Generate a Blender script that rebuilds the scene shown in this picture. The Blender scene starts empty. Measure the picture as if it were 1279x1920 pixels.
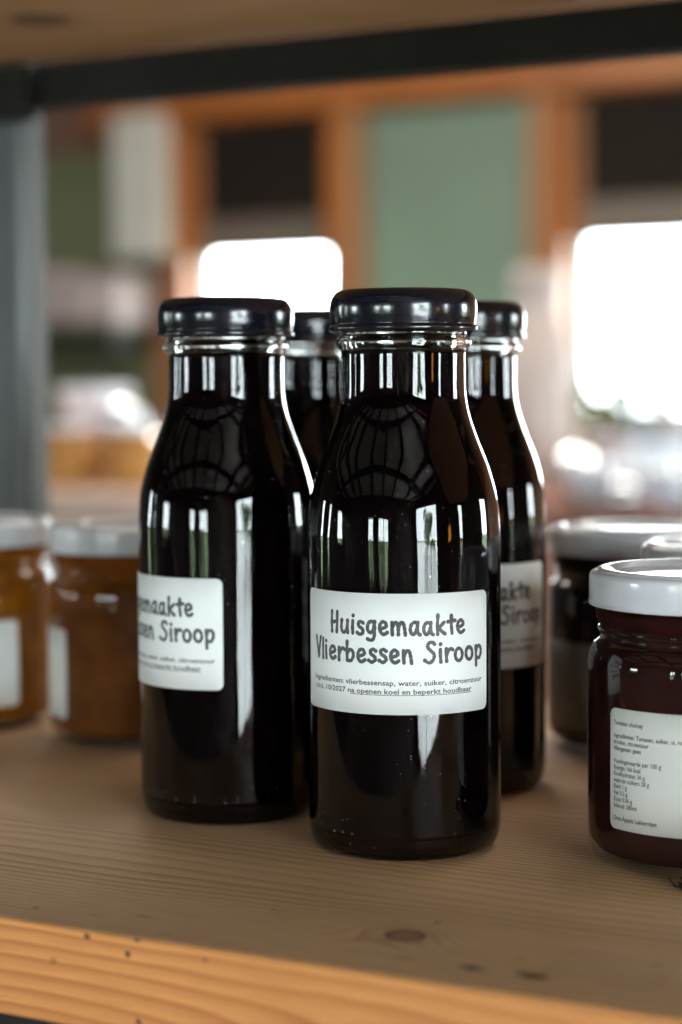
import bpy, bmesh, math, random
from mathutils import Vector, noise
random.seed(7)
PI = math.pi
S = bpy.context.scene
C = S.collection

# ------------------------------------------------------------------ camera
CAM_Z = .142; PITCH = math.radians(3.66); ROLL = math.radians(.35)
cd = bpy.data.cameras.new('camera'); cam = bpy.data.objects.new('camera', cd); C.objects.link(cam)
S.camera = cam
cd.sensor_fit = 'VERTICAL'; cd.sensor_height = 36; cd.sensor_width = 24; cd.lens = 67.5
cd.clip_start = .02; cd.clip_end = 400
fw = Vector((0, math.cos(PITCH), -math.sin(PITCH))); rt = Vector((1, 0, 0)); up = rt.cross(fw)
R2 = math.cos(ROLL)*rt - math.sin(ROLL)*up; U2 = math.sin(ROLL)*rt + math.cos(ROLL)*up
from mathutils import Matrix
m = Matrix((R2, U2, -fw)).transposed().to_4x4(); m.translation = (0, 0, CAM_Z); cam.matrix_world = m
cd.dof.use_dof = True; cd.dof.focus_distance = .572; cd.dof.aperture_fstop = 5.5; cd.dof.aperture_blades = 9

# ------------------------------------------------------------------ world, lamps, exposure
w = bpy.data.worlds.new('World'); S.world = w; w.use_nodes = True
bg = w.node_tree.nodes['Background']; bg.inputs[0].default_value = (.87, .94, 1, 1); bg.inputs[1].default_value = 30
S.view_settings.view_transform = 'Standard'; S.view_settings.look = 'None'
S.view_settings.exposure = 0; S.view_settings.gamma = 1; S.view_settings.use_curve_mapping = False
cy = S.cycles
cy.max_bounces = 14; cy.transmission_bounces = 12; cy.glossy_bounces = 6; cy.diffuse_bounces = 4; cy.transparent_max_bounces = 16
cy.sample_clamp_indirect = 25; cy.use_denoising = True; cy.blur_glossy = .3

TH = math.radians(27.5)                       # the rack and the room stand turned to the camera
UX = Vector((math.cos(TH), -math.sin(TH), 0)); NX = Vector((math.sin(TH), math.cos(TH), 0))
def P(s, n, z=0): return UX*s + NX*n + Vector((0, 0, z))

# ------------------------------------------------------------------ materials
class NT:
    def __init__(s, name):
        s.m = bpy.data.materials.new(name); s.m.use_nodes = True; s.t = s.m.node_tree; s.t.nodes.clear()
        s.out = s.n('ShaderNodeOutputMaterial')
    def n(s, ty, **k):
        o = s.t.nodes.new(ty)
        for a, b in k.items(): setattr(o, a, b)
        return o
    def put(s, sock, v):
        if v is None: return
        if hasattr(v, 'is_linked') or hasattr(v, 'links'): s.t.links.new(v, sock)
        elif isinstance(v, (tuple, list)) and sock.type == 'RGBA' and len(v) == 3: sock.default_value = (*v, 1)
        else: sock.default_value = v
    def M(s, op, a, b=None, c=None, clamp=False):
        o = s.n('ShaderNodeMath', operation=op, use_clamp=clamp)
        for i, v in enumerate((a, b, c)): s.put(o.inputs[i], v)
        return o.outputs[0]
    def mix(s, f, a, b, mode='MIX'):
        o = s.n('ShaderNodeMix', data_type='RGBA', blend_type=mode)
        s.put(o.inputs[0], f); s.put(o.inputs[6], a); s.put(o.inputs[7], b); return o.outputs[2]
    def noise(s, vec, scale, detail=2, rough=.5, sc=None):
        if sc is not None:
            mp = s.n('ShaderNodeMapping'); s.put(mp.inputs[0], vec); mp.inputs[3].default_value = sc; vec = mp.outputs[0]
        o = s.n('ShaderNodeTexNoise'); s.put(o.inputs['Vector'], vec); o.inputs['Scale'].default_value = scale
        o.inputs['Detail'].default_value = detail; o.inputs['Roughness'].default_value = rough; return o.outputs[0]
    def ramp(s, v, a, b, lo=0, hi=1):
        o = s.n('ShaderNodeMapRange', interpolation_type='SMOOTHSTEP'); s.put(o.inputs[0], v)
        o.inputs[1].default_value = a; o.inputs[2].default_value = b; o.inputs[3].default_value = lo; o.inputs[4].default_value = hi
        return o.outputs[0]
    def coord(s, k='Object'): return s.n('ShaderNodeTexCoord').outputs[k]
    def bump(s, h, st, d=.001):
        o = s.n('ShaderNodeBump'); o.inputs['Strength'].default_value = st; o.inputs['Distance'].default_value = d
        s.put(o.inputs['Height'], h); return o.outputs[0]
    def bsdf(s, **k):
        o = s.n('ShaderNodeBsdfPrincipled')
        for a, b in k.items(): s.put(o.inputs[a.replace('_', ' ')], b)
        return o.outputs[0]
    def end(s, sh): s.t.links.new(sh, s.out.inputs[0]); return s.m

def simple(name, col, rough=.5, var=.12, vscale=8, metal=0, coat=0, spec=.5, bump=0, sc=(1, 1, 1)):
    t = NT(name); o = t.coord()
    f = t.noise(o, vscale, 4, .6, sc)
    c = t.mix(t.ramp(f, .3, .7), tuple(x*(1-var) for x in col), tuple(min(1, x*(1+var)) for x in col))
    k = dict(Base_Color=c, Roughness=t.ramp(f, .2, .8, rough*.85, min(1, rough*1.15)), Metallic=metal)
    k['Coat Weight'] = coat; k['Specular IOR Level'] = spec
    if bump: k['Normal'] = t.bump(f, bump)
    return t.end(t.bsdf(**k))

def wood(name, light, dark, fn=230., fz=250., warp=3.0, rough=.42, knots=(), spots=(), stains=(), contrast=.6, knotcol=(.30, .10, .055), phase=0., flame=False, spec=.5):
    t = NT(name); co = t.coord(); sp = t.n('ShaderNodeSeparateXYZ'); t.put(sp.inputs[0], co); x, y, z = sp.outputs
    ring = t.M('ADD', t.M('ADD', t.M('MULTIPLY', y, fn), t.M('MULTIPLY', z, fz)), phase)
    ring = t.M('ADD', ring, t.M('MULTIPLY', t.noise(co, 1, 2, .5, (2.2, 9, 9)), warp*2.2))
    ring = t.M('ADD', ring, t.M('MULTIPLY', t.noise(co, 1, 3, .6, (14, 60, 60)), warp*.22))
    # ring widths drift across the board
    ring = t.M('ADD', ring, t.M('MULTIPLY', t.M('SINE', t.M('MULTIPLY', y, 58.)), 1.6))
    if flame:
        dx = t.M('MULTIPLY', t.M('ADD', x, .175), 17.); dz = t.M('MULTIPLY', t.M('ADD', z, .031), 80.)
        d2 = t.M('ADD', t.M('MULTIPLY', dx, dx), t.M('MULTIPLY', dz, dz))
        ring = t.M('ADD', ring, t.M('MULTIPLY', t.M('EXPONENT', t.M('MULTIPLY', d2, -1)), 9.))
    kmask = None
    for (kx, ky, rx, ry) in knots:
        dx = t.M('SUBTRACT', x, kx); dy = t.M('SUBTRACT', y, ky)
        wob = t.M('ADD', .8, t.M('MULTIPLY', t.noise(co, 220, 2), .4))
        e = t.M('SQRT', t.M('ADD', t.M('POWER', t.M('DIVIDE', t.M('ABSOLUTE', dx), rx), 2.), t.M('POWER', t.M('DIVIDE', t.M('ABSOLUTE', dy), ry), 2.)))
        e = t.M('MULTIPLY', e, wob)
        # growth lines swing round the knot, mostly on its left side
        far = t.M('EXPONENT', t.M('MULTIPLY', t.M('POWER', t.M('ABSOLUTE', t.M('SQRT', t.M('ADD',
              t.M('POWER', t.M('ABSOLUTE', t.M('DIVIDE', t.M('ADD', dx, rx*1.1), rx*3.2)), 2.), t.M('POWER', t.M('ABSOLUTE', t.M('DIVIDE', t.M('SUBTRACT', dy, ry*1.0), ry*2.6)), 2.)))), 2.), -1.))
        ring = t.M('SUBTRACT', ring, t.M('MULTIPLY', far, 5.5)); near = far if kmask is None else t.M('MAXIMUM', near, far)
        ring = t.M('MULTIPLY_ADD', t.M('SUBTRACT', t.M('MULTIPLY', e, 3.3), ring), t.ramp(e, .95, 1.1, 1, 0), ring)
        k1 = t.ramp(e, .7, 1.25, 1, 0)
        edge = t.M('MULTIPLY', t.ramp(e, .62, .92), t.ramp(e, .98, 1.18, 1, 0))
        kmask = t.M('MAXIMUM', edge, t.M('MULTIPLY', t.M('POWER', t.M('FRACT', t.M('MULTIPLY', e, 3.3)), 2.), t.M('MULTIPLY', k1, .45)))
        halo = t.ramp(e, .9, 2.4, 1, 0)
    fr = t.M('FRACT', ring)
    late = t.M('MULTIPLY', t.M('POWER', fr, 2.6), t.ramp(fr, .9, 1.0, 1, 0))
    amt = t.ramp(t.noise(co, 1, 2, .5, (3, 40, 40)), .25, .75, contrast*.55, contrast*1.2)
    if knots: amt = t.M('ADD', amt, t.M('MULTIPLY', near, .5))
    f = t.M('MULTIPLY', late, amt, clamp=True)
    fib = t.noise(co, 1, 3, .7, (45, 1900, 1900)); big = t.noise(co, 1, 3, .6, (6, 26, 26))
    col = t.mix(f, light, dark)
    col = t.mix(t.ramp(big, .25, .75, 0, .45), col, tuple(a*b for a, b in zip(light, (.72, .66, .58))))
    col = t.mix(t.ramp(fib, .3, .7, 0, .34), col, dark)
    if kmask is not None:
        col = t.mix(t.M('MULTIPLY', halo, .35), col, tuple(a*.45 for a in light))
        col = t.mix(t.M('MULTIPLY', k1, .72), col, knotcol)
        col = t.mix(t.M('MULTIPLY', kmask, .8), col, tuple(a*.28 for a in knotcol))
    for (sx, sy, rx, ry, st, kk) in spots:
        ox = t.M('DIVIDE', t.M('SUBTRACT', x, sx), rx); oy = t.M('DIVIDE', t.M('SUBTRACT', y if kk == 'y' else z, sy), ry)
        d = t.M('SQRT', t.M('ADD', t.M('MULTIPLY', ox, ox), t.M('MULTIPLY', oy, oy)))
        d = t.M('ADD', d, t.M('MULTIPLY', t.M('SUBTRACT', t.noise(co, 900, 3, .7), .5), 1.6))
        col = t.mix(t.ramp(d, .45, 1.15, st, 0), col, (.035, .026, .016))
    for (x0, x1, y0, y1, st) in stains:
        a = t.M('MULTIPLY', t.ramp(x, x0-.0006, x0+.0006), t.ramp(x, x1-.0006, x1+.0006, 1, 0))
        b = t.M('MULTIPLY', t.ramp(y, y0-.0006, y0+.0006), t.ramp(y, y1-.0006, y1+.0006, 1, 0))
        col = t.mix(t.M('MULTIPLY', t.M('MULTIPLY', a, b), st), col, tuple(c*.35 for c in light))
    k = dict(Base_Color=col, Roughness=t.ramp(fib, .2, .8, rough*.8, rough*1.25), Normal=t.bump(t.M('ADD', t.M('MULTIPLY', f, -.6), t.M('MULTIPLY', fib, .5)), .35, .0003))
    k['Specular IOR Level'] = spec
    return t.end(t.bsdf(**k))

TOPSPOTS = [(-.2103, .4582, .0012, .0009, .75, 'y'), (-.186, .4254, .0038, .0020, .9, 'y'), (-.1701, .4261, .0046, .0026, 1, 'y'), (-.1745, .4285, .0016, .001, .6, 'y'),
            (-.1788, .4389, .0014, .001, .5, 'y'), (-.3155, .4228, .0012, .0010, .7, 'y'), (-.2561, .4503, .0008, .0007, .8, 'y'),
            (-.2841, .4288, .003, .0007, .7, 'y'), (-.2697, .4171, .003, .0007, .45, 'y'), (-.146, .4480, .0018, .0012, .5, 'y'), (-.205, .4262, .003, .0012, .35, 'y'),
            (-.296, .4235, .0030, .0006, .5, 'y')]
EDGESPOTS = [(-.2900, -.0016, .0014, .0009, .95, 'z'), (-.2771, -.0046, .0010, .0010, 1, 'z'), (-.301, -.0096, .0012, .0011, .4, 'z'),
             (-.2535, -.003, .0008, .0006, .9, 'z'), (-.274, -.0222, .0012, .001, .9, 'z'), (-.2745, -.0006, .0012, .0005, .9, 'z')]
M_top = wood('pine_top', (.72, .475, .270), (.34, .150, .062), knots=[(-.2126, .4436, .0052, .0048)], spots=TOPSPOTS,
             stains=[(-.171, -.140, .4265, .4525, .13)], rough=.62, contrast=1.15, spec=.25)
M_edge = wood('pine_edge_varnished', (.70, .305, .100), (.36, .105, .022), spots=EDGESPOTS, rough=.45, spec=.35, contrast=1.0, warp=2.6, phase=.4, flame=True)
M_upper = wood('pine_upper', (.80, .52, .25), (.46, .24, .10), knots=[(-.545, .733, .012, .010), (-.528, .722, .012, .012)], rough=.5, contrast=.5, knotcol=(.17, .065, .03))

M_black = simple('black_steel', (.014, .0135, .012), .55, .2, 30, spec=.2)
M_post = simple('grey_steel', (.098, .110, .112), .26, .12, 14, spec=.6, sc=(1, 1, .1))
M_cap = None
def make_cap_mat():
    t = NT('navy_lacquered_tin'); co = t.coord()
    f = t.noise(co, 900, 3, .7)
    dust = t.noise(co, 2600, 1, .5)
    c = t.mix(t.ramp(dust, .74, .80, 0, .5), (.0035, .0042, .0095), (.25, .25, .25))
    return t.end(t.bsdf(Base_Color=c, Roughness=t.ramp(f, .3, .7, .13, .2), Normal=t.bump(t.noise(co, 260, 2), .05, .0004), **{'Specular IOR Level': .75}))
M_cap = make_cap_mat()
def make_white_lid():
    t = NT('white_lacquered_tin'); co = t.coord(); f = t.noise(co, 60, 3, .6)
    return t.end(t.bsdf(Base_Color=t.mix(t.ramp(f, .3, .7), (.56, .57, .60), (.62, .63, .66)), Roughness=.16, Specular_IOR_Level=.6) if False else
                 t.bsdf(Base_Color=t.mix(t.ramp(f, .3, .7), (.56, .57, .60), (.62, .63, .66)), Roughness=.16, **{'Specular IOR Level': .6}))
M_lid = make_white_lid()

def bottle_glass(name, dust_amt):
    t = NT(name); co = t.coord()
    g = t.n('ShaderNodeBsdfPrincipled'); g.inputs['Base Color'].default_value = (.97, 1, .985, 1); g.inputs['Roughness'].default_value = 0
    g.inputs['IOR'].default_value = 1.46; g.inputs['Transmission Weight'].default_value = 1
    # the faint waviness of moulded glass
    h = t.noise(co, 1, 2, .5, (55, 55, 14))
    t.put(g.inputs['Normal'], t.bump(h, .24, .0016))
    d = t.n('ShaderNodeBsdfDiffuse'); d.inputs[0].default_value = (.55, .53, .5, 1)
    v = t.n('ShaderNodeTexVoronoi'); t.put(v.inputs['Vector'], co); v.inputs['Scale'].default_value = 1250; v.inputs['Randomness'].default_value = 1
    vc = t.n('ShaderNodeSeparateColor'); t.put(vc.inputs[0], v.outputs['Color'])
    keep = t.M('LESS_THAN', vc.outputs[0], .22*dust_amt)
    size = t.M('MULTIPLY', t.M('POWER', vc.outputs[1], 2.), .27)
    dot = t.M('MULTIPLY', t.M('LESS_THAN', v.outputs['Distance'], size), keep)
    patch = t.ramp(t.noise(co, 30, 3, .7), .30, .62)
    dot = t.M('MULTIPLY', dot, patch)
    film = t.M('MULTIPLY', t.ramp(t.noise(co, 70, 4, .7), .5, .8), .0006*dust_amt)
    f = t.M('ADD', t.M('MULTIPLY', dot, .55), film)
    mx = t.n('ShaderNodeMixShader'); t.put(mx.inputs[0], f); t.put(mx.inputs[1], g.outputs[0]); t.put(mx.inputs[2], d.outputs[0])
    return t.end(mx.outputs[0])
M_glassA = bottle_glass('dusty_bottle_glass', 1.0); M_glassB = bottle_glass('bottle_glass', .35)
def liquid(name, col):
    t = NT(name); return t.end(t.bsdf(Base_Color=col, Roughness=.5, **{'Specular IOR Level': 0}))
M_syrup = liquid('elderberry_syrup', (.0035, .0012, .0018))

def thin_glass(name, tint=(1, 1, 1), wav=.12):
    t = NT(name); co = t.coord()
    nrm = t.bump(t.noise(co, 1, 3, .6, (80, 80, 40)), wav, .002)
    fr = t.n('ShaderNodeFresnel'); fr.inputs[0].default_value = 1.5; t.put(fr.inputs[1], nrm)
    tr = t.n('ShaderNodeBsdfTransparent'); tr.inputs[0].default_value = (*tint, 1)
    gl = t.n('ShaderNodeBsdfGlossy'); gl.inputs['Roughness'].default_value = .02; t.put(gl.inputs['Normal'], nrm)
    bf = t.n('ShaderNodeNewGeometry').outputs['Backfacing']     # a thin wall mirrors on its outer side only
    mx = t.n('ShaderNodeMixShader'); t.put(mx.inputs[0], t.M('MULTIPLY', fr.outputs[0], t.M('SUBTRACT', 1, bf))); t.put(mx.inputs[1], tr.outputs[0]); t.put(mx.inputs[2], gl.outputs[0])
    return t.end(mx.outputs[0])
M_jar = thin_glass('jar_glass', (.93, .95, .94)); M_pane = thin_glass('window_glass', (.95, .97, .96), 0)

def jam(name, c1, c2):
    t = NT(name); co = t.coord(); f = t.noise(co, 70, 2, .5)
    return t.end(t.bsdf(Base_Color=t.mix(t.ramp(f, .35, .7), c1, c2), Roughness=.6, Normal=t.bump(f, .3, .002), **{'Specular IOR Level': .05}))
M_chutney = jam('dark_tomato_chutney', (.012, .0025, .002), (.026, .005, .0035))
M_berry = jam('dark_berry_jam', (.008, .003, .006), (.015, .005, .010))
M_amber = jam('amber_jam', (.26, .090, .005), (.17, .050, .003))
M_amber2 = jam('red_amber_jam', (.17, .052, .004), (.10, .026, .003))

def paper(name, col):
    t = NT(name); co = t.coord(); f = t.noise(co, 1500, 2, .6); g = t.noise(co, 60, 2)
    c = t.mix(t.ramp(g, .3, .7, 0, 1), tuple(x*.97 for x in col), col)
    return t.end(t.bsdf(Base_Color=c, Roughness=.55, Normal=t.bump(f, .25, .0001), **{'Specular IOR Level': .4}))
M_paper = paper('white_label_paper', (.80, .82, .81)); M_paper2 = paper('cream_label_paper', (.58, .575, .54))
M_paper3 = paper('shaded_label_paper', (.15, .145, .13))  # pale label standing in shade; the shade is put into its paper colour
M_ink = simple('dark_grey_ink', (.070, .070, .075), .5, .35, 500)
M_ink2 = simple('black_ink', (.045, .045, .05), .5, .2, 500)
M_lint = simple('dark_lint', (.02, .018, .015), .9)

# ------------------------------------------------------------------ geometry helpers
def link(name, me, mat=None, parent=None):
    o = bpy.data.objects.new(name, me); C.objects.link(o)
    for mt in (mat if isinstance(mat, (list, tuple)) else [mat]):
        if mt: me.materials.append(mt)
    if parent: o.parent = parent
    return o
def tag(o, label=None, cat=None, group=None, kind=None):
    for k, v in (('label', label), ('category', cat), ('group', group), ('kind', kind)):
        if v: o[k] = v
    return o
def empty(name, loc, rz=0):
    o = bpy.data.objects.new(name, None); C.objects.link(o); o.location = loc; o.rotation_euler[2] = rz; o.empty_display_size = .05
    return o
def bm_mesh(name, bm, smooth=False):
    me = bpy.data.meshes.new(name); bm.to_mesh(me); bm.free()
    if smooth:
        for p in me.polygons: p.use_smooth = True
    return me
def box_bm(bm, x0, x1, y0, y1, z0, z1, bev=0, seg=2):
    vs = [bm.verts.new((x, y, z)) for x in (x0, x1) for y in (y0, y1) for z in (z0, z1)]
    F = [(0, 1, 3, 2), (4, 6, 7, 5), (0, 4, 5, 1), (2, 3, 7, 6), (0, 2, 6, 4), (1, 5, 7, 3)]
    fs = [bm.faces.new([vs[i] for i in f]) for f in F]
    if bev:
        es = list({e for f in fs for e in f.edges})
        bmesh.ops.bevel(bm, geom=es, offset=bev, segments=seg, profile=.6, affect='EDGES')
def box(name, b, mat, parent=None, bev=0, seg=2):
    bm = bmesh.new(); box_bm(bm, *b, bev, seg); return link(name, bm_mesh(name, bm), mat, parent)
def boxes(name, bs, mat, parent=None, bev=0):
    bm = bmesh.new()
    for b in bs: box_bm(bm, *b, bev)
    return link(name, bm_mesh(name, bm), mat, parent)
def smooth_profile(pts, sub=5):
    out = []
    for i in range(len(pts)-1):
        p0 = pts[max(i-1, 0)]; p1 = pts[i]; p2 = pts[i+1]; p3 = pts[min(i+2, len(pts)-1)]
        for k in range(sub):
            t = k/sub
            out.append(tuple(.5*((2*p1[j])+(-p0[j]+p2[j])*t+(2*p0[j]-5*p1[j]+4*p2[j]-p3[j])*t*t+(-p0[j]+3*p1[j]-3*p2[j]+p3[j])*t**3) for j in (0, 1)))
    out.append(pts[-1]); return out
def lathe(name, prof, mat, parent=None, seg=128, close=False, smooth=True, fn=None):
    """prof: (r, z) from outside, r=0 ends close on the axis; close joins last to first"""
    bm = bmesh.new(); rings = []
    for (r, z) in prof:
        if r < 1e-7: rings.append([bm.verts.new((0, 0, z))])
        else: rings.append([bm.verts.new(((fn(r, z, a) if fn else r)*math.cos(a), (fn(r, z, a) if fn else r)*math.sin(a), z)) for a in (2*PI*k/seg for k in range(seg))])
    pairs = list(zip(rings, rings[1:]))
    if close: pairs.append((rings[-1], rings[0]))
    for A, B in pairs:
        for k in range(seg):
            k2 = (k+1) % seg
            if len(A) == 1 and len(B) == 1: continue
            if len(A) == 1: bm.faces.new((A[0], B[k2], B[k]))
            elif len(B) == 1: bm.faces.new((A[k], A[k2], B[0]))
            else: bm.faces.new((A[k], A[k2], B[k2], B[k]))
    bmesh.ops.recalc_face_normals(bm, faces=bm.faces)
    return link(name, bm_mesh(name, bm, smooth), mat, parent)

# curved sheets and lettering wrapped round a cylinder; x = arc length to the right, z = height
def wrap(x, z, r): a = x/r; return (r*math.sin(a), -r*math.cos(a), z)
def label_sheet(name, wd, ht, z0, r, mat, parent, cr=.0022, th=.00011):
    nx, nz = 72, 3
    # outline rows: rounded corners made by clipping columns
    bm = bmesh.new(); xs = []
    K = 7
    for k in range(K+1): xs.append(-wd/2 + cr*(1-math.cos(k/K*PI/2)))
    for k in range(1, nx): xs.append(-wd/2+cr+(wd-2*cr)*k/nx)
    xs += [-x for x in reversed(xs[:K+1])]
    cols_o, cols_i = [], []
    for x in xs:
        d = max(0, cr-(wd/2-abs(x))); ins = cr-math.sqrt(max(0, cr*cr-d*d))
        a, b = z0+ins, z0+ht-ins
        if b-a < 1e-6: b = a+1e-6
        cols_o.append([bm.verts.new(wrap(x, a+(b-a)*k/nz, r+th)) for k in range(nz+1)])
        cols_i.append([bm.verts.new(wrap(x, a+(b-a)*k/nz, r)) for k in range(nz+1)])
    for cols, flip in ((cols_o, 0), (cols_i, 1)):
        for A, B in zip(cols, cols[1:]):
            for k in range(nz):
                f = (A[k], B[k], B[k+1], A[k+1]); bm.faces.new(f[::-1] if flip else f)
    for A, B, a, b in zip(cols_o, cols_o[1:], cols_i, cols_i[1:]):
        bm.faces.new((A[0], a[0], b[0], B[0])); bm.faces.new((A[-1], B[-1], b[-1], a[-1]))
    bmesh.ops.recalc_face_normals(bm, faces=bm.faces)
    me = bm_mesh(name, bm, True)
    o = link(name, me, mat, parent); return o

def arc(cx, cy, rx, ry, a0, a1, n=12):
    return [(cx+rx*math.cos(math.radians(a0+(a1-a0)*k/n)), cy+ry*math.sin(math.radians(a0+(a1-a0)*k/n))) for k in range(n+1)]
# brush-pen letters: strokes in units of the x-height, and the advance
G = {
 'H': ([[(.05, 1.62), (.03, .8), (.07, .02)], [(.50, 1.60), (.50, .8), (.47, 0)], [(.06, .74), (.5, .84)]], .82),
 'V': ([[(.0, 1.60), (.12, .75), (.24, .0)], [(.24, .0), (.36, .8), (.52, 1.6)]], .66),
 'S': ([smooth_profile([(.56, 1.42), (.42, 1.6), (.2, 1.52), (.14, 1.22), (.34, .92), (.54, .62), (.48, .2), (.24, -.02), (-.02, .18)])], .88),
 'u': ([smooth_profile([(.04, .98), (.02, .4), (.13, .04), (.34, .08), (.46, .45), (.48, .98)]), [(.48, .98), (.47, .5), (.52, .0)]], .80),
 'i': ([[(.06, .98), (.05, .5), (.08, .0)], [(.07, 1.36), (.08, 1.40)]], .38),
 's': ([smooth_profile([(.42, .88), (.26, 1.0), (.1, .88), (.14, .62), (.36, .42), (.40, .15), (.2, -.02), (0, .12)])], .66),
 'g': ([smooth_profile([(.46, .86), (.26, 1.0), (.06, .75), (.04, .34), (.2, .1), (.38, .26), (.46, .7)]), smooth_profile([(.48, .98), (.48, .3), (.44, -.32), (.24, -.5), (.04, -.4)])], .78),
 'e': ([smooth_profile([(.07, .44), (.28, .5), (.46, .66), (.38, .93), (.2, .97), (.05, .7), (.05, .3), (.2, .02), (.36, .03), (.50, .16)])], .74),
 'm': ([[(.05, .97), (.05, .5), (.06, .0)], smooth_profile([(.06, .55), (.2, .92), (.36, .92), (.42, .5), (.42, .02)]), smooth_profile([(.43, .55), (.56, .92), (.72, .92), (.8, .5), (.84, -.02)])], 1.10),
 'a': ([smooth_profile([(.46, .84), (.3, .98), (.1, .8), (.03, .38), (.14, .05), (.3, .1), (.44, .5)]), smooth_profile([(.48, .96), (.46, .5), (.50, .12), (.62, .0)])], .82),
 'k': ([[(.05, 1.5), (.04, .75), (.07, .0)], [(.46, .92), (.10, .45)], [(.14, .48), (.34, .2), (.54, .02)]], .74),
 't': ([[(.26, 1.38), (.24, .6), (.28, .0)], [(.02, .92), (.52, 1.0)]], .64),
 'l': ([[(.06, 1.55), (.05, .8), (.08, .0)]], .34),
 'r': ([[(.05, .97), (.05, .5), (.07, .0)], smooth_profile([(.07, .5), (.2, .85), (.36, .96), (.48, .86)])], .62),
 'b': ([[(.05, 1.5), (.04, .75), (.07, .02)], smooth_profile([(.06, .55), (.22, .86), (.42, .8), (.50, .45), (.38, .08), (.2, -.02), (.07, .08)])], .76),
 'n': ([[(.05, .97), (.05, .5), (.06, .0)], smooth_profile([(.06, .5), (.2, .9), (.38, .92), (.46, .5), (.5, -.02)])], .80),
 'o': ([arc(.27, .49, .25, .49, 100, 460, 22)], .78),
 'p': ([[(.05, .97), (.05, .3), (.04, -.55)], smooth_profile([(.06, .6), (.22, .96), (.42, .9), (.50, .52), (.38, .1), (.2, .0), (.07, .14)])], .76),
 ' ': ([], .50)}
def brush_line(bm, text, x0, x1, base, xh, r, hw, cnt, rnd):
    adv = sum(G[c][1] for c in text) - .22
    kx = (x1-x0)/adv; x = x0
    for c in text:
        st, a = G[c]; dy = rnd.uniform(-.03, .03)*xh; tilt = rnd.uniform(-.03, .03)
        for s in st:
            pts = [(x+(px+tilt*py)*kx, base+dy+py*xh) for px, py in s]
            dense = []
            for p, q in zip(pts, pts[1:]):
                n = max(2, int(math.hypot(q[0]-p[0], q[1]-p[1])/.00045))
                dense += [(p[0]+(q[0]-p[0])*k/n, p[1]+(q[1]-p[1])*k/n) for k in range(n)]
            dense.append(pts[-1])
            for i, (px, py) in enumerate(dense):
                e = min(i, len(dense)-1-i)
                ww = hw*(1+.10*math.sin(i*.9+px*4000)+(.12 if e < 2 else 0))
                cnt[0] += 1; rr = r+cnt[0]*1.2e-8
                vs = [bm.verts.new(wrap(px+ww*math.cos(t), py+ww*math.sin(t), rr)) for t in (2*PI*k/10 for k in range(10))]
                bm.faces.new(vs)
                if i+1 < len(dense):
                    qx, qy = dense[i+1]; L = math.hypot(qx-px, qy-py) or 1; nx, ny = -(qy-py)/L*ww, (qx-px)/L*ww
                    cnt[0] += 1; rr = r+cnt[0]*1.2e-8
                    bm.faces.new([bm.verts.new(wrap(a_, b_, rr)) for a_, b_ in ((px-nx, py-ny), (qx-nx, qy-ny), (qx+nx, qy+ny), (px+nx, py+ny))])
        x += a*kx
def print_lines(name, lines, r, mat, parent, size, bold=.00004):
    """lines: (text, x_left, x_right or None, baseline z, underlined-from index or None)"""
    bm = bmesh.new()
    for text, xl, xr, zb, ul in lines:
        cu = bpy.data.curves.new('print', 'FONT'); cu.body = text; cu.size = size; cu.resolution_u = 2; cu.offset = bold
        o = bpy.data.objects.new('print', cu); C.objects.link(o)
        bpy.context.view_layer.update()
        me = bpy.data.meshes.new_from_object(o.evaluated_get(bpy.context.evaluated_depsgraph_get()))
        wd = max(v.co.x for v in me.vertices); k = (xr-xl)/wd if xr is not None else .84
        vm = [bm.verts.new(wrap(xl+v.co.x*k, zb+v.co.y, r)) for v in me.vertices]
        for p in me.polygons:
            try: bm.faces.new([vm[i] for i in p.vertices])
            except ValueError: pass
        bpy.data.objects.remove(o); bpy.data.curves.remove(cu)
        if ul is not None:
            a = xl+ul*(xr-xl); n = 30
            for i in range(n):
                x_, y_ = a+(xr-a)*i/n, a+(xr-a)*(i+1)/n
                bm.faces.new([bm.verts.new(wrap(p, q, r+2e-6)) for p, q in ((x_, zb-.00042), (y_, zb-.00042), (y_, zb-.00024), (x_, zb-.00024))])
        bpy.data.meshes.remove(me)
    bmesh.ops.recalc_face_normals(bm, faces=bm.faces)
    return link(name, bm_mesh(name, bm), mat, parent)

# ------------------------------------------------------------------ the room
def frame(name, label, cat, **k): return tag(empty(name, (0, 0, 0), -TH), label, cat, **k)
BGN = 6.209; S0 = -3.232                       # far wall: distance, and where its local zero lies
RW, LW, OW = 3.74, -6.0, -4.5                  # right, left and opposite walls
FLOOR, CEIL = -1.2, 2.3
M_wall_far = simple('rust_brown_boards', (.30, .135, .060), .6, .15, 3, sc=(9, 1, .6))
M_orange = simple('orange_varnished_timber', (.40, .125, .024), .4, .15, 6, sc=(1, 1, .2))
M_tan = simple('tan_timber', (.36, .185, .085), .45, .15, 6, sc=(1, 1, .2))
M_teal = simple('sage_green_paint', (.195, .275, .205), .6, .06, 2)
M_olive = simple('olive_green_paint', (.14, .155, .085), .6, .10, 2)
M_blind = simple('dark_woven_blind', (.020, .015, .012), .8, .15, 40, spec=.1, sc=(1, 1, 12))
M_wallin = simple('brown_boarded_wall', (.05, .043, .036), .7, .25, 2, sc=(12, 12, 1))
M_ceil = simple('grey_ceiling_board', (.62, .60, .56), .7, .1, 1)
M_beamc = simple('black_roof_beam', (.02, .018, .015), .6)
M_floor = simple('brown_floor_boards', (.055, .040, .030), .5, .2, 3, sc=(1, 10, 1))
M_taupe = simple('taupe_frame', (.17, .135, .108), .5, .06, 3)
M_white = simple('white_painted_board', (.62, .61, .55), .5, .05, 3)
def struct(name, bs, mat): o = boxes(name, bs, mat); o.rotation_euler[2] = -TH; return tag(o, kind='structure')
T = .12
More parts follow.
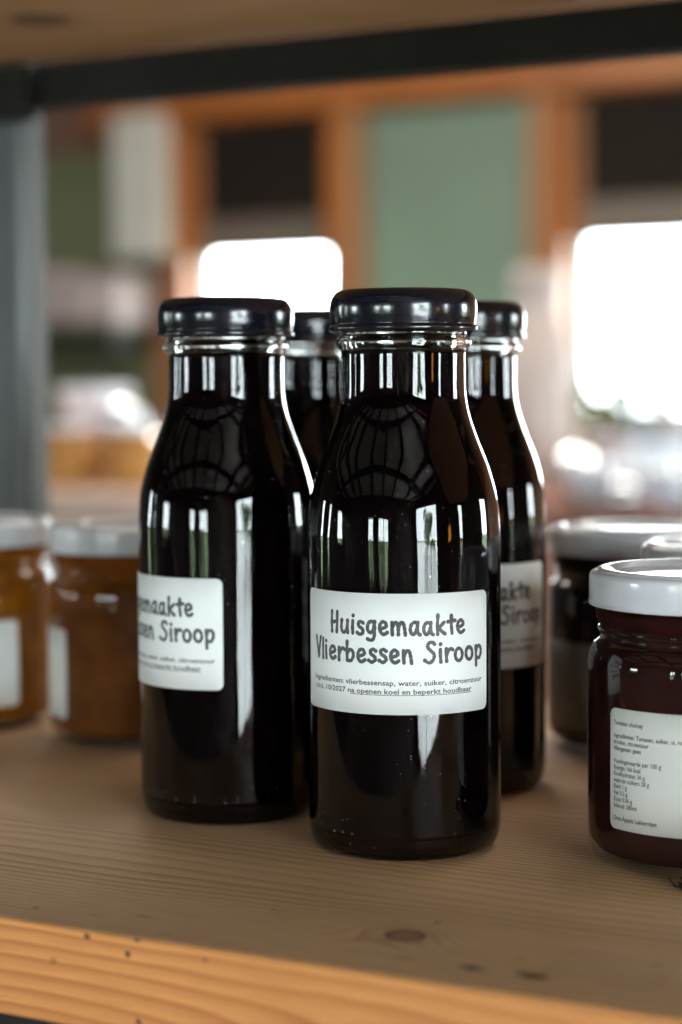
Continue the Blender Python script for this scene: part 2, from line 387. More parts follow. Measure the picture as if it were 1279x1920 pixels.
struct('floor', [(LW-T, RW+T, OW-T, BGN+T, FLOOR-.1, FLOOR)], M_floor)
struct('ceiling', [(LW-T, RW+T, OW-T, BGN+T, CEIL, CEIL+.1)], M_ceil)
def wall_with_holes(a0, a1, holes, z0=FLOOR, z1=CEIL):
    """vertical strips along a, each hole (a, b, zlow, zhigh)"""
    out = []; a = a0
    for h in sorted(holes):
        out.append((a, h[0], z0, z1))
        if h[2] > z0+.01: out.append((h[0], h[1], z0, h[2]))
        if h[3] < z1-.01: out.append((h[0], h[1], h[3], z1))
        a = h[1]
    out.append((a, a1, z0, z1)); return out
ZB, ZT = .05, .665
HB = [(-.595, -.015, ZB, ZT), (.91, 2.55, ZB, ZT)]
HB = [(a+S0, b+S0, c, d) for a, b, c, d in HB]
struct('wall_far', [(a, b, BGN, BGN+T, c, d) for a, b, c, d in wall_with_holes(LW-T, RW+T, HB)], M_wall_far)
HR = [(-4.0, -1.30, FLOOR+.10, 1.25), (.80, 1.12, -.25, .85), (4.0, 5.6, -.5, 1.0)]
struct('wall_right', [(RW, RW+T, a, b, c, d) for a, b, c, d in wall_with_holes(OW, BGN-.001, HR)], M_wallin)
HL = [(-4.1, -2.9, -.35, .8), (-1.3, -.9, -.5, .9), (.2, .5, -.5, .9)]
struct('wall_left', [(LW-T, LW, a, b, c, d) for a, b, c, d in wall_with_holes(OW, BGN-.001, HL)], M_wallin)
HO = [(-1.85, -1.25, -.45, .62), (-.65, .30, -.45, .62)]
struct('wall_opposite', [(a, b, OW-T, OW, c, d) for a, b, c, d in wall_with_holes(LW-T, RW+T, HO)], M_wallin)
for i in range(8):                            # rafters under the ceiling run from the near wall to the far wall
    s_ = -5.3+i*1.2+.12*math.sin(i*2.3)
    o = box('roof_beam', (s_, s_+(.13 if i % 3 else .2), OW+.01, BGN-.01, CEIL-.17, CEIL-.002), M_beamc); o.rotation_euler[2] = -TH
    tag(o, 'black roof beam running lengthwise under the grey ceiling', 'beam', 'roof beams')
o = box('tie_beam', (LW+.01, RW-.01, -2.4, -2.2, CEIL-.34, CEIL-.172), M_beamc); o.rotation_euler[2] = -TH
tag(o, 'single black tie beam crossing below the roof beams', 'beam')

def window(axis, pos, a, b, z0, z1, label, nm='window', mull=0, mat=None, dpt=.06, cat='window'):
    """frame bars and pane; axis 'n' = in a wall of constant n"""
    root = frame(nm, label, cat, group='windows and glazed doors of the room'); fwid = .022
    def B(a0, a1, c0, c1, d0, d1): return (a0, a1, pos+d0, pos+d1, c0, c1) if axis == 'n' else (pos+d0, pos+d1, a0, a1, c0, c1)
    g = .002
    bars = [B(a+g, a+fwid, z0+g, z1-g, .02, .02+dpt), B(b-fwid, b-g, z0+g, z1-g, .02, .02+dpt), B(a+fwid, b-fwid, z0+g, z0+fwid, .021, .019+dpt), B(a+fwid, b-fwid, z1-fwid, z1-g, .021, .019+dpt)]
    for k in range(mull):
        c = a+(b-a)*(k+1)/(mull+1); bars.append(B(c-.02, c+.02, z0+fwid+.001, z1-fwid-.001, .022, .018+dpt))
    boxes('frame', bars, mat or M_taupe, root)
    boxes('pane', [B(a+fwid-.003, b-fwid+.003, z0+fwid-.003, z1-fwid+.003, .045, .049)], M_pane, root)
    return root
wlab = ['narrow bright window below the left dark blind, behind the bottle caps', 'wide bright window below the right dark blind, at the right edge']
for (a, b, c, d), lb in zip(HB, wlab): window('n', BGN, a, b, c, d, lb)
window('s', RW, HR[0][0], HR[0][1], HR[0][2], HR[0][3], 'tall glazed garden door mirrored as a bright strip in the bottles', 'glazed_door', 1, M_taupe, cat='door')
window('s', RW, HR[1][0], HR[1][1], HR[1][2], HR[1][3], 'narrow window added in the right wall as fill light')  # opening added to throw light on the right rear bottle's label
window('s', RW, HR[2][0], HR[2][1], HR[2][2], HR[2][3], 'broad side window on the right wall of the room', mull=1)
window('s', LW-T, HL[0][0], HL[0][1], HL[0][2], HL[0][3], 'small side window on the left wall near the corner')
window('s', LW-T, HL[1][0], HL[1][1], HL[1][2], HL[1][3], 'narrow side window in the middle of the left wall')
window('s', LW-T, HL[2][0], HL[2][1], HL[2][2], HL[2][3], 'narrow side window on the left wall nearest the counter')
window('n', OW-T, HO[0][0], HO[0][1], HO[0][2], HO[0][3], 'narrow window behind the camera, left of its pair')
window('n', OW-T, HO[1][0], HO[1][1], HO[1][2], HO[1][3], 'wider window behind the camera, right of its pair', mull=1)

# portals guide the daylight through the openings
def portal(axis, pos, a, b, z0, z1, sgn):
    ld = bpy.data.lights.new('window_portal', 'AREA'); ld.shape = 'RECTANGLE'; ld.size = b-a; ld.size_y = z1-z0; ld.cycles.is_portal = True
    o = bpy.data.objects.new('window_portal', ld); C.objects.link(o)
    mid = (a+b)/2; zc = (z0+z1)/2
    if axis == 'n': o.location = P(mid, pos+.11*-sgn, zc); d = NX*sgn
    else: o.location = P(pos+.11*-sgn, mid, zc); d = UX*sgn
    o.rotation_euler = d.to_track_quat('-Z', 'Z').to_euler()
for h in HB: portal('n', BGN, *h, -1)
for h in HR: portal('s', RW, *h, -1)
for h in HL: portal('s', LW-.1, *h, 1)
for h in HO: portal('n', OW-.1, *h, 1)

# slim amber wall lamp near the garden door; it shows as an orange streak in the bottles
t_ = NT('lit_amber_glass'); e_ = t_.n('ShaderNodeEmission'); e_.inputs[0].default_value = (1, .36, .02, 1); e_.inputs[1].default_value = 9; M_lit = t_.end(e_.outputs[0])
wl = frame('wall_lamp', 'slim lit amber lamp on the right wall, mirrored as an orange streak', 'lamp')
box('lamp_tube', (RW-.10, RW-.04, -.20, -.02, -.10, .30), M_lit, wl, .02); box('backplate', (RW-.038, RW-.003, -.22, 0, -.13, .33), M_beamc, wl, .004)

# unseen soft fill lights, added high up to brighten shelf and far wall
for s_, n_, pw in ((-2.2, 2.9, 95), (.2, 2.7, 70)):
    ld = bpy.data.lights.new('fill_light', 'AREA'); ld.shape = 'RECTANGLE'; ld.size = 1.6; ld.size_y = 1.2; ld.energy = pw; ld.color = (1, .94, .85)
    o = bpy.data.objects.new('fill_light', ld); C.objects.link(o); o.location = P(s_, n_, 1.95)
    o.rotation_euler = (NX*.35+Vector((0, 0, -1))).to_track_quat('-Z', 'Y').to_euler()

# far wall dressing: header, posts, panels, blinds
def wbox(name, a, b, z0, z1, d, mat, label=None, cat=None, parent=None, group=None, bev=.003, d0=.0):
    o = box(name, (a+S0, b+S0, BGN-d0-d, BGN-d0-.002, z0, z1), mat, parent, bev)
    if not parent: o.rotation_euler[2] = -TH
    if label: tag(o, label, cat, group)
    return o
wbox('header_beam', -1.02, 6.9, 1.135, 1.215, .12, M_orange, 'orange timber header running along the top of the window wall', 'beam')
for a, b, mt, lb in [(-.660, -.602, M_orange, 'orange timber post left of the first dark blind'),
                     (.765, .825, M_tan, 'pale tan post on the right side of the sage green panel'), (.830, .902, M_orange, 'orange post directly left of the right dark blind'),
                     (-.008, .055, M_orange, 'orange post between first dark blind and green panel'), (.060, .130, M_tan, 'pale tan post on the left side of the sage green panel'),
                     (2.6, 2.9, M_tan, 'broad tan post right of the wide window')]:
    wbox('timber_post', a, b, FLOOR+.002, 1.132, .09, mt, lb, 'post', group='posts of the window wall')
wbox('wall_panel', .14, .755, .36, 1.128, .03, M_teal, 'large sage green panel between two posts', 'panel')
for a, b, lb in [(-.555, -.06, 'dark blind above the narrow left window'), (.95, 2.55, 'dark blind above the wide right window')]:
    r = frame('roller_blind', lb, 'blind', group='dark roller blinds')
    wbox('blind_cloth', a, b, .775, 1.12, .02, M_blind, parent=r); wbox('bottom_rail', a, b, .745, .774, .028, M_taupe, parent=r)
for a, b, lb in [(-.565, -.053, 'taupe lintel strip over the narrow left window'), (.945, 2.56, 'taupe lintel strip over the wide right window')]:
    wbox('window_lintel', a, b, .672, .742, .02, M_taupe, lb, 'lintel')
wbox('wall_panel', -1.95, -.80, -.3, 1.05, .04, M_olive, 'olive green painted panel at the left end of the far wall', 'panel')
wbox('header_board', -1.95, -1.03, 1.056, 1.25, .05, simple('dusky_brown', (.16, .085, .06), .6), 'dusky brown board above the olive green panel', 'board')
wbox('hanging_board', -.885, -.655, .635, 1.17, .10, M_white, 'white board hanging beside the olive panel', 'board', bev=.02, d0=.06)
cu_ = bmesh.new(); A = []; nf = 40                   # gathered curtain beside the wide window
for i in range(nf+1):
    x = .775+.125*i/nf; y = .13+.016*math.sin(i*1.25)
    A.append([cu_.verts.new((x+S0, BGN-y-dy, z)) for dy, z in ((0, -.35), (0, .10), (0, .36), (.002, .36), (.002, .10), (.002, -.35))])
for a_, b_ in zip(A, A[1:]):
    for k in range(6): cu_.faces.new((a_[k], b_[k], b_[(k+1) % 6], a_[(k+1) % 6]))
cu_.faces.new(A[0]); cu_.faces.new(A[-1]); bmesh.ops.recalc_face_normals(cu_, faces=cu_.faces)
co_ = link('short_curtain', bm_mesh('short_curtain', cu_), simple('pale_rose_cloth', (.50, .42, .375), .9, .05, 10)); co_.rotation_euler[2] = -TH
tag(co_, 'pale gathered curtain hanging beside the wide right window', 'curtain')
# wall shelf with two pale boxes
sh = frame('wall_shelf', 'narrow brown wall shelf below the olive panel carrying pale boxes', 'shelf')
wbox('shelf_board', -1.6, -.74, .375, .40, .30, M_taupe, parent=sh, d0=.05)
for k, sx in enumerate((-1.5, -.8)): wbox('bracket', sx, sx+.02, .30, .374, .25, M_beamc, parent=sh, d0=.05)
M_box = simple('pale_mauve_card', (.50, .42, .41), .7, .08, 4)
for a, b, h, lb in [(-1.44, -1.06, .20, 'pale mauve box, left one on the wall shelf'), (-1.00, -.76, .165, 'pale mauve box, right one on the wall shelf')]:
    r = frame('storage_box', lb, 'box', group='pale boxes on the wall shelf')
    wbox('box_body', a, b, .402, .402+h*.75, .24, M_box, parent=r, d0=.06, bev=.01); wbox('box_lid', a-.006, b+.006, .403+h*.75, .402+h, .252, M_box, parent=r, d0=.055, bev=.01)

# counter and table in the middle distance
M_pink = simple('pale_pink_wood', (.48, .33, .26), .45, .12, 4, sc=(1, 6, 1))
M_cer = simple('white_glazed_ceramic', (.86, .87, .95), .12, .03, 3, spec=.6)
M_blueglass = simple('pale_blue_enamel', (.52, .60, .68), .25, .05, 3)
M_honey = jam('honey_in_jar', (.48, .25, .09), (.38, .17, .05))
def at(x, y, z=0): return Vector((x, y, z))
def table(name, label, x, y, top, wd, dp, mat, cat):
    r = tag(empty(name, (x, y, FLOOR), -TH), label, cat)
    box('tabletop', (-wd/2, wd/2, -dp/2, dp/2, top-.04-FLOOR, top-FLOOR), mat, r, .006)
    box('apron', (-wd/2+.02, wd/2-.02, -dp/2+.02, dp/2-.02, top-.30-FLOOR, top-.041-FLOOR), mat, r, .004)
    for sx in (-1, 1):
        for sy in (-1, 1): box('leg', (sx*(wd/2-.08)-.03, sx*(wd/2-.08)+.03, sy*(dp/2-.08)-.03, sy*(dp/2-.08)+.03, 0, top-.302-FLOOR), mat, r, .004)
    return r
def vase(name, label, cat, x, y, z, prof, mat, group=None, lidprof=None, lidmat=None):
    r = tag(empty(name, (x, y, z)), label, cat, group)
    lathe('vessel', smooth_profile(prof, 4), mat, r, 48)
    if lidprof: lathe('lid', smooth_profile(lidprof, 3), lidmat or M_lid, r, 48)
    return r
jarp = [(0, 0), (.032, 0), (.037, .004), (.037, .07), (.030, .080), (.029, .092), (0, .092)]
jarl = [(0, .1045), (.030, .1045), (.0315, .102), (.0315, .093), (0, .0925)]
table('display_counter', 'pale pinkish counter behind the left jars', -.62, 2.95, .010, 1.2, .55, M_pink, 'counter')
bowl = [(0, .004), (.03, 0), (.05, .01), (.085, .05), (.10, .095), (.094, .095), (.078, .05), (.04, .016), (0, .012)]
vase('serving_bowl', 'white bowl standing on the left counter between amber jars', 'bowl', -.365, 2.86, .012+.065, [(a*.56, b*.70) for a, b in bowl], M_cer)
box_s = box('wooden_crate', (-.13, .13, -.1, .1, 0, .062), M_tan, None, .004); box_s.location = (-.365, 2.86, .011); box_s.rotation_euler[2] = -TH
tag(box_s, 'tan wooden crate under the white bowl on the counter', 'crate')
for x, y, lb in [(-.54, 2.72, 'honey jar at the left end of the counter row'), (-.455, 2.685, 'honey jar second from the left on the counter'), (-.375, 2.65, 'honey jar third from the left on the counter'), (-.285, 2.62, 'honey jar at the right end of the counter row')]:
    vase('honey_jar', lb, 'jar', x, y, .011, [(a, b*.82) for a, b in jarp], M_honey, 'honey jars on the counter', [(a, b*.82) for a, b in jarl], M_cer)
table('dining_table', 'pinkish brown table in front of the wide right window', .62, 3.15, -.03, 1.1, .75, simple('reddish_brown_wood', (.30, .15, .11), .3, .15, 4, sc=(1, 6, 1)), 'table')
jug = [(0, 0), (.05, 0), (.062, .02), (.066, .07), (.05, .12), (.045, .16), (.052, .175), (.047, .175), (.04, .155), (.04, .12), (0, .02)]
vase('water_jug', 'pale blue jug standing on the table before the right window', 'jug', .50, 2.98, -.028, [(a*1.1, b*.62) for a, b in jug], M_blueglass)
vase('milk_jug', 'short pale blue jug behind the first one on the table', 'jug', .62, 3.0, -.028, [(a*1.3, b*.6) for a, b in jug], M_blueglass)
vase('sugar_bowl', 'small white bowl at the near edge of the dining table', 'bowl', .375, 2.82, -.028, [(a*.5, b*.6) for a, b in bowl], M_cer)
vase('cream_bowl', 'small white bowl standing between the jugs and the table corner', 'bowl', .47, 2.72, -.028, [(a*.5, b*.55) for a, b in bowl], M_cer)
M_steel = simple('polished_steel', (.75, .76, .78), .10, .04, 5, metal=1)
pot = [(0, 0), (.55, 0), (.9, .35), (1, .85), (.85, 1.35), (.5, 1.7), (0, 1.85)]
def steel(x, y, z, r, lb, nm='steel_pot'): vase(nm, lb, 'pot', x, y, z, [(a*r, b*r) for a, b in pot], M_steel, 'polished steel pots')
steel(-.315, 2.79, .074, .030, 'round steel pot on the wooden crate beside the white bowl')
steel(-.262, 2.74, .011, .040, 'steel pot on the counter right of the wooden crate')
steel(.36, 2.88, -.028, .030, 'steel pot at the left end of the dining table'); steel(.375, 3.02, -.028, .045, 'larger steel pot behind the left one on the dining table')
steel(.40, 2.70, -.028, .024, 'smallest steel pot at the near edge of the dining table'); steel(.49, 2.74, -.028, .034, 'steel pot standing before the pale blue jugs')
vase('tall_vase', 'pale pinkish vase beside the window post on the table', 'vase', .33, 3.2, -.028, [(0, 0), (.045, 0), (.06, .05), (.062, .20), (.04, .30), (.045, .36), (.038, .36), (.03, .29), (0, .03)], simple('pale_pink_glaze', (.48, .40, .37), .3, .06, 4))
# leafy pot plant on the table
M_leaf = simple('leaf_green', (.085, .14, .030), .45, .25, 3)
M_leaf2 = simple('hedge_green', (.055, .095, .022), .5, .35, 2)
def leaves(name, pts, size, mat, parent=None, seed=1):
    rn = random.Random(seed); bm = bmesh.new()
    for (x, y, z) in pts:
        d = Vector((rn.gauss(0, 1), rn.gauss(0, 1), rn.gauss(0, .8))).normalized(); e = d.orthogonal().normalized(); e.rotate(__import__('mathutils').Quaternion(d, rn.uniform(0, 6.28)))
        f = d.cross(e); s = size*rn.uniform(.6, 1.3); p = Vector((x, y, z))
        vs = [bm.verts.new(p+v) for v in (-e*s, -e*s*.2+f*s*.38+d*s*.08, e*s, -e*s*.2-f*s*.38+d*s*.08)]
        bm.faces.new(vs)
    return link(name, bm_mesh(name, bm), mat, parent)
pp = tag(empty('pot_plant', (.475, 3.30, -.028)), 'small green leafy plant in a pale pot before the window', 'plant')
lathe('pot', smooth_profile([(0, 0), (.04, 0), (.055, .08), (.058, .10), (.05, .10), (.045, .08), (0, .07)], 4), M_cer, pp, 40)
rn = random.Random(3)
leaves('foliage', [(rn.gauss(0, .05), rn.gauss(0, .05), .14+rn.gauss(0, .03)) for _ in range(160)], .022, M_leaf, pp)

# outside: lawn, hedge and trees seen through the garden door and in reflections
gr = box('garden_ground', (-60, 60, -60, 60, FLOOR-.30, FLOOR-.12), simple('lawn', (.10, .14, .045), .9, .3, .8)); gr.rotation_euler[2] = -TH; tag(gr, kind='structure')
pav = box('terrace', (RW+T+.01, RW+22, -26, 1.6, FLOOR-.115, FLOOR-.02), simple('terrace_paving', (.82, .82, .80), .8, .06, 5)); pav.rotation_euler[2] = -TH; tag(pav, kind='structure')
def bush(name, label, s, n, h, rad, count, seed, size=.09, cat='bush'):
    r = tag(empty(name, P(s, n, FLOOR-.12)), label, cat); rn = random.Random(seed); pts = []
    cl = [(rn.uniform(-rad, rad)*.7, rn.uniform(-rad, rad)*.7, rn.uniform(h*.3, h*.9), rn.uniform(.25, .5)*rad) for _ in range(14)]
    for _ in range(count):
        c = rn.choice(cl); v = Vector((rn.gauss(0, 1), rn.gauss(0, 1), rn.gauss(0, 1))).normalized()*c[3]*rn.uniform(.6, 1)
        pts.append((c[0]+v.x, c[1]+v.y, max(.05, c[2]+v.z)))
    leaves('foliage', pts, size, M_leaf2 if seed % 2 else M_leaf, r, seed)
    bm = bmesh.new(); bmesh.ops.create_cone(bm, cap_ends=True, segments=10, radius1=.08*rad+.02, radius2=.03, depth=h*.8, matrix=Matrix.Translation((0, 0, h*.4)))
    link('trunk', bm_mesh('trunk', bm), M_wallin, r); return r
bush('garden_shrub', 'broad green shrub beyond the terrace', 12.2, -3.2, 1.9, 1.2, 1500, 1)
bush('garden_shrub', 'low dense shrub beside the terrace edge', 11.2, -6.6, 1.5, 1.1, 1300, 2)
bush('garden_tree', 'slim young tree standing left in the garden', 9.5, -6.6, 3.6, 1.3, 1800, 3, .12, 'tree')
bush('garden_shrub', 'green shrub outside the small windows', -1.2, -8.5, 1.3, 1.5, 1300, 5)
# garden wall and chair on the terrace
gw = box('garden_wall', (27, 27.3, -12, 4, FLOOR-.12, FLOOR+1.0), simple('brick_red', (.30, .13, .09), .8, .2, 6)); gw.rotation_euler[2] = -TH; tag(gw, 'low reddish garden wall beyond the shrubs', 'wall')

# ------------------------------------------------------------------ the rack
rack = tag(empty('shelving_rack', P(0, .61, FLOOR), -TH), 'shelving rack with pine boards on a dark steel frame that holds bottles and jars', 'rack')
RX0 = -.60; RX1 = .62; RN0 = .4105; RN1 = .812
def R(name, b, mat, parent, bev=.0, seg=2):      # rack parts in the s, n, z frame
    o = box(name, b, mat, None, bev, seg)
    o.parent = parent; o.location = (0, -.61, -FLOOR)
    return o
def board(z1, th, mats):
    o = R('shelf_board', (RX0-.04, RX1+.04, RN0, RN1-.001, z1-th, z1), None, rack, .0016, 3)
    for mt in mats: o.data.materials.append(mt)
    for p in o.data.polygons:
        p.use_smooth = False
        if p.normal.y < -.6: p.material_index = 1
    return o
b1 = board(0, .0268, (M_top, M_edge)); b2 = board(.310+.027, .027, (M_upper, M_edge))
b1['label'] = 'lower pine board the bottles stand on'; b2['label'] = 'upper pine board seen from below'
for z in (0,):
    for n0, n1 in ((RN0+.004, RN0+.018), (RN1-.014, RN1)):
        if z == 0: R('cross_beam', (RX0+.006, RX1-.006, n0, n1, -.0505, -.0272), M_black, rack, .001)
    for s0, s1 in ((RX0+.007, RX0+.021), (RX1-.021, RX1-.007)):
        R('side_rail', (s0, s1, RN0+.02, RN1-.02, z-.052, z-.0275), M_black, rack, .001)
# rear beam of the upper shelf: an L section, its lower lip turned forward
be = R('cross_beam', (RX0+.002, RX1-.002, RN1+.0005, RN1+.0030, .2865, .3095), M_black, rack, .0006)
R('cross_beam', (RX0+.003, RX1-.003, RN1-.016, RN1, .2845, .2862), M_black, rack, .0005)
R('cross_beam', (RX0+.006, RX1-.006, RN0+.004, RN0+.018, .2845, .3095), M_black, rack, .001)
def post(s, n, flip):
    # folded angle post with a ribbed face
    prof = [(.036, .020), (.036, .0055), (.0352, .0028), (.0335, .0010), (.0305, .0002), (.0268, .0), (.0255, .0014), (.0130, .0016), (.0115, .0030), (.0035, .0030), (.0020, .0005), (0, .0005), (0, .028), (.0018, .028), (.0018, .0060), (.0340, .0060), (.0340, .020)]
    bm = bmesh.new(); z0, z1 = FLOOR, .62
    A = [bm.verts.new((s-.036+x if not flip else s+.036-x, n+y, z0)) for x, y in prof]; B = [bm.verts.new((v.co.x, v.co.y, z1)) for v in A]
    L = len(prof)
    for i in range(L): bm.faces.new((A[i], A[(i+1) % L], B[(i+1) % L], B[i]))
    bm.faces.new(A[::-1]); bm.faces.new(B); bmesh.ops.recalc_face_normals(bm, faces=bm.faces)
    bmesh.ops.bevel(bm, geom=[e for e in bm.edges if abs((e.verts[0].co-e.verts[1].co).z) > .5], offset=.0006, segments=2, affect='EDGES')
    o = link('post', bm_mesh('post', bm), M_post, rack); o.location = (0, -.61, -FLOOR)
    ft = R('foot_cap', (s-.037 if not flip else s-.001, s+.001 if not flip else s+.037, n-.001, n+.03, FLOOR, FLOOR+.015), M_black, rack, .001)
    for z in (-.04, .298):
        bm = bmesh.new(); xx = s-.017 if not flip else s+.017
        bmesh.ops.create_cone(bm, cap_ends=True, segments=20, radius1=.006, radius2=.0055, depth=.005, matrix=Matrix.Translation((xx, n-.0032, z)) @ Matrix.Rotation(PI/2, 4, 'X'))
        bo = link('bolt', bm_mesh('bolt', bm), M_black, rack); bo.location = (0, -.61, -FLOOR)
post(-.610, RN1+.004, False); post(RX1+.002, RN1+.004, True)
post(-.645, RN0-.002, False); post(RX1+.045, RN0-.002, True)
# corner bracket where the beam meets the rear post
R('corner_bracket', (-.648, -.5985, RN1-.005, RN1+.0033, .281, .3088), M_black, rack, .002)
bm = bmesh.new(); bmesh.ops.create_cone(bm, cap_ends=True, segments=20, radius1=.0065, radius2=.006, depth=.005, matrix=Matrix.Translation((-.627, RN1-.0078, .298)) @ Matrix.Rotation(PI/2, 4, 'X'))
o = link('bolt', bm_mesh('bolt', bm), M_post, rack); o.location = (0, -.61, -FLOOR)

# ------------------------------------------------------------------ bottles
outer = [(.0235, .0006), (.0262, .0004), (.0283, .0016), (.0295, .0040), (.02995, .0075), (.0300, .012)]
outer += [(.0300, z/1000) for z in (20, 40, 60, 80, 90, 95)]
outer += [(.02988, .099), (.0292, .107), (.0280, .1125), (.0261, .1187), (.0231, .1264), (.0209, .1327), (.0197, .1378), (.01925, .1425), (.0192, .148), (.0192, .1525)]
outer_s = smooth_profile(outer, 4)
neck = smooth_profile([(.0192, .1530), (.0196, .1542), (.0207, .1550), (.0210, .1562), (.0206, .1574), (.0197, .1582), (.0195, .1594), (.0203, .1603), (.0205, .1613), (.0199, .1622), (.0195, .1640), (.0195, .1690), (.0188, .1698)], 3)
inner_pts = [(.0178, .1695), (.0176, .160), (.0174, .150), (.0174, .1425), (.0178, .1380), (.0194, .1327), (.0217, .1264), (.0248, .1187), (.0267, .1125), (.0279, .107), (.0286, .099), (.0287, .09), (.0287, .05), (.0287, .012), (.0284, .0070), (.0272, .0038), (.0245, .0022), (.012, .0042), (0, .0048)]
inner_s = smooth_profile(inner_pts, 4)
bottomp = [(0, .0032), (.012, .0028), (.0205, .0012), (.0225, .0005)]
glass_prof = bottomp + outer_s + neck + inner_s
LIQ = .1530
liq = [(0, LIQ), (.0160, LIQ), (.0171, LIQ+.0003), (.01755, LIQ+.0011)] + [(r+.00012 if r > 0 else 0, z) for r, z in inner_s if z < LIQ-.0005]
capp = smooth_profile([(0, .1712), (.0150, .1712), (.0168, .1714), (.0184, .1722), (.0198, .1721), (.0212, .1712), (.0223, .1694), (.02275, .1672), (.0227, .1645), (.0224, .1624), (.0223, .1616), (.0228, .1610), (.0229, .1602), (.0225, .1596), (.0218, .1599), (.0215, .1606)], 4) + [(.0212, .1625), (.0211, .169), (.0200, .1700), (0, .1702)]
def cap_fn(r, z, a):                             # lugs pressed into the skirt
    if z < .1626 and r > .0217:
        return r - .00035*max(0, math.cos(a*4))**6
    return r
TITLE_CNT = 0
def bottle(loc, rz, label, glass, seed, marks=()):
    root = tag(empty('syrup_bottle', loc, 0), label, 'bottle', 'bottles of elderberry syrup')
    g = lathe('glass_body', glass_prof, glass, root, 160)
    g.rotation_euler[2] = seed*1.3
    lq = lathe('syrup', liq, M_syrup, root, 96)
    lathe('cap', capp, M_cap, root, 128, fn=cap_fn).rotation_euler[2] = seed
    for k, dg in enumerate(marks):
        a = math.radians(dg-90)-seed*1.3
        for dz in ((0, .0014) if seed == 2 else (0,)):
            bm = bmesh.new(); bmesh.ops.create_uvsphere(bm, u_segments=10, v_segments=8, radius=.00045, matrix=Matrix.Translation((.02992*math.cos(a), .02992*math.sin(a), .0084+dz+.0003*(k % 2))))
            link('mould_dot', bm_mesh('mould_dot', bm, True), glass, g)
    R_ = .03008; ht = .0362; z0 = .0453; wd = .0672
    lb = label_sheet('label', wd, ht, z0, R_, M_paper, root); lb.rotation_euler[2] = rz
    top = z0+ht; ctr = .0011
    bm = bmesh.new(); cnt = [0]; rnd = random.Random(5)
    r = R_+.00014
    brush_line(bm, 'Huisgemaakte', ctr-.0211, ctr+.0226, top-.0122, .0038, r, .00054, cnt, rnd)
    brush_line(bm, 'Vlierbessen Siroop', ctr-.0290, ctr+.0299, top-.0205, .0038, r, .00054, cnt, rnd)
    bmesh.ops.recalc_face_normals(bm, faces=bm.faces)
    link('brush_lettering', bm_mesh('brush_lettering', bm), M_ink, lb)
    print_lines('small_print', [('Ingredienten: vlierbessensap, water, suiker, citroenzuur', ctr-.0303, ctr+.0300, top-.0274, None),
                                ('t.h.t. 10/2027 na openen koel en beperkt houdbaar', ctr-.0298, ctr+.0254, top-.0300, .292)], r, M_ink2, lb, .00215)
    return root
deg = math.radians
# rz turns the label about the bottle: positive = towards the right of the picture
front = bottle((.0195, .595, 0), deg(-10.5), 'front syrup bottle whose whole label faces the camera', M_glassA, 1, (-48, -41, -34, 28, 52))
bottle((-.0382, .644, 0), deg(-64), 'left syrup bottle with its label turned half away to the left', M_glassB, 2, (-54, -46, -33, -19, 0, 8))
bottle((.0430, .685, 0), deg(3), 'right rear syrup bottle half hidden behind the front one', M_glassB, 3)
bottle((-.0140, .742, 0), deg(150), 'rearmost syrup bottle seen in the gap between left and front bottles', M_glassB, 4)

# ------------------------------------------------------------------ jars
jo = smooth_profile([(.030, .0004), (.0325, .0012), (.0343, .0042), (.0350, .0090), (.0351, .02), (.0351, .045), (.0351, .058), (.0348, .0620), (.0335, .0652), (.0318, .0668), (.0312, .0680), (.0318, .0692), (.0322, .0702), (.0314, .0713), (.0310, .0730), (.0310, .0800), (.0305, .084)], 4)
jc = smooth_profile([(0, .0035), (.028, .0035), (.0332, .0055), (.0346, .0100), (.0347, .03), (.0347, .058), (.0335, .0640), (.0313, .0668), (.0307, .0690), (.0306, .0770), (0, .0775)], 4)
jl = smooth_profile([(0, .0864), (.0255, .0864), (.0268, .0866), (.0278, .0874), (.0290, .0880), (.0308, .0881), (.0322, .0878), (.0327, .0873), (.0338, .0870), (.0345, .0862), (.0347, .0845), (.0347, .0800), (.0346, .0785), (.0349, .0778), (.0347, .0772), (.0340, .0772)], 4) + [(.0335, .0785), (.0334, .084), (0, .0852)]
def jar(loc, label, cont, grp, lab, print_=None, lrad=.0352, seed=0, lw=.070, lz=(.0135, .0355), mat=None):
    root = tag(empty('jam_jar', loc, 0), label, 'jar', grp)
    lathe('glass_body', [(0, .003), (.024, .0015)]+jo, M_jar, root, 112)
    lathe('jam', jc, cont, root, 80)
    lathe('lid', jl, M_lid, root, 112)
    if lab is not None:
        l = label_sheet('label', lw, lz[1], lz[0], lrad, mat or M_paper2, root); l.rotation_euler[2] = lab
        if print_: print_lines('small_print', print_, lrad+.00014, M_ink2, l, .00185)
    return root
T1 = ['Tomaten chutney', None, 'Ingredi\u00ebnten: Tomaten, suiker, ui, rozijnen,', 'kruiden, citroenzuur', 'Allergenen: geen', None, 'Voedingswaarde per 100 g:', 'Energie 166 kcal', 'Koolhydraten 36 g', 'waarvan suikers 28 g', 'Eiwit 1 g', 'Vet 0.2 g', 'Zout 0.06 g', 'Inhoud: 280ml', None, 'Oma Appels Lekkernijen']
TL = [(s, -.0335, None, .0135+.0355-.0048-i*.00187, None) for i, s in enumerate(T1) if s]
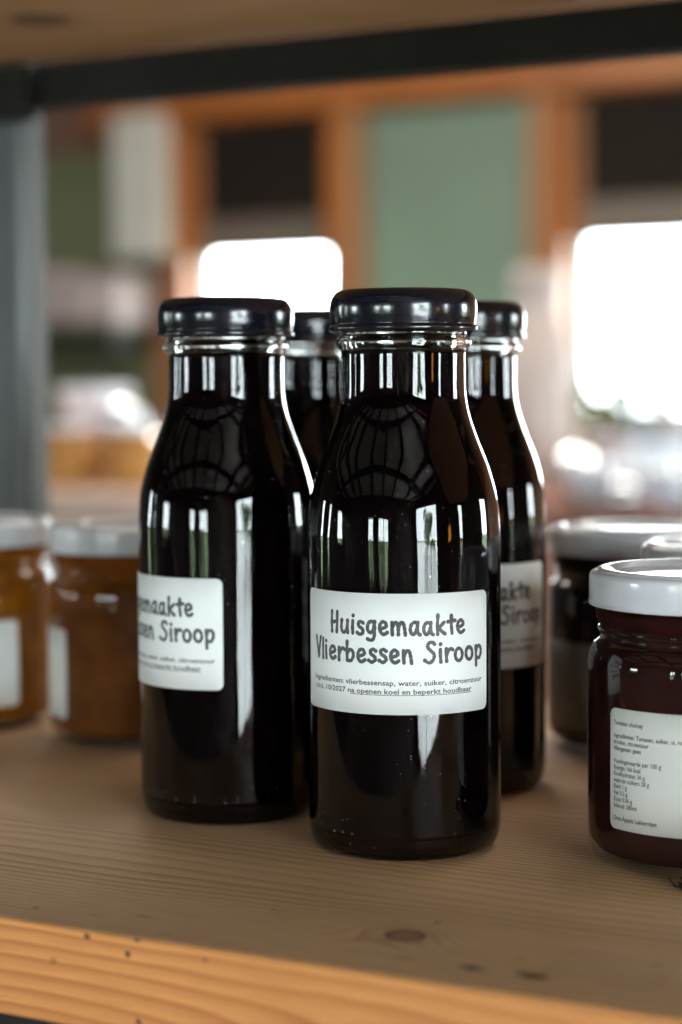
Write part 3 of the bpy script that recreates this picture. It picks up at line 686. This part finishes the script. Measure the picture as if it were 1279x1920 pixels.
jar((.1092, .573, 0), 'dark chutney jar at the right edge with the printed ingredients label', M_chutney, 'dark jam jars on the right', deg(-4), TL)
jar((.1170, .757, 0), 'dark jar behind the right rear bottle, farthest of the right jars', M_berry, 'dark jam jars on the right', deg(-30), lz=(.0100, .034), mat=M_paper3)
jar((.1400, .668, 0), 'dark jar cut by the right edge, only its white lid rim shows', M_chutney, 'dark jam jars on the right', deg(40))
jar((-.0850, .785, 0), 'amber jam jar directly left of the left bottle', M_amber2, 'amber jam jars on the left', deg(-102), lz=(.011, .036))
jar((-.1595, .822, 0), 'amber jam jar cut by the left edge', M_amber, 'amber jam jars on the left', deg(-13), lz=(.011, .036), mat=M_paper)

# lint on the board beside the chutney jar, and dust threads caught at its lid
def fluff(name, loc, rad, n, thick, mat, seed, label, cat):
    rn = random.Random(seed); cu = bpy.data.curves.new(name, 'CURVE'); cu.dimensions = '3D'; cu.bevel_depth = thick; cu.bevel_resolution = 1
    for _ in range(n):
        sp = cu.splines.new('POLY'); k = 7; sp.points.add(k-1); p = Vector((rn.gauss(0, 1)*rad*.35, rn.gauss(0, 1)*rad*.35, abs(rn.gauss(0, 1))*rad*.18)); d = Vector((rn.gauss(0, 1), rn.gauss(0, 1), rn.gauss(0, .5))).normalized()
        for i in range(k):
            sp.points[i].co = (*p, 1); p = p+d*rad*.22; d = (d+Vector((rn.gauss(0, .5), rn.gauss(0, .5), rn.gauss(0, .4)))).normalized(); p.z = max(thick, p.z)
    o = bpy.data.objects.new(name, cu); C.objects.link(o); bpy.context.view_layer.update()
    me = bpy.data.meshes.new_from_object(o.evaluated_get(bpy.context.evaluated_depsgraph_get())); bpy.data.objects.remove(o)
    o = link(name, me, mat); o.location = loc; return tag(o, label, cat)
fluff('lint_clump', (.0985, .5355, .0004), .0034, 90, .00024, M_lint, 4, 'dark crumpled lint clump on the board beside the chutney jar', 'lint')
fluff('dust_fibre', (.0790, .5765, .0868), .0022, 14, .00004, simple('grey_dust', (.3, .28, .25), .9), 6, 'thin dust fibres caught on the lid of the chutney jar', 'fibre')
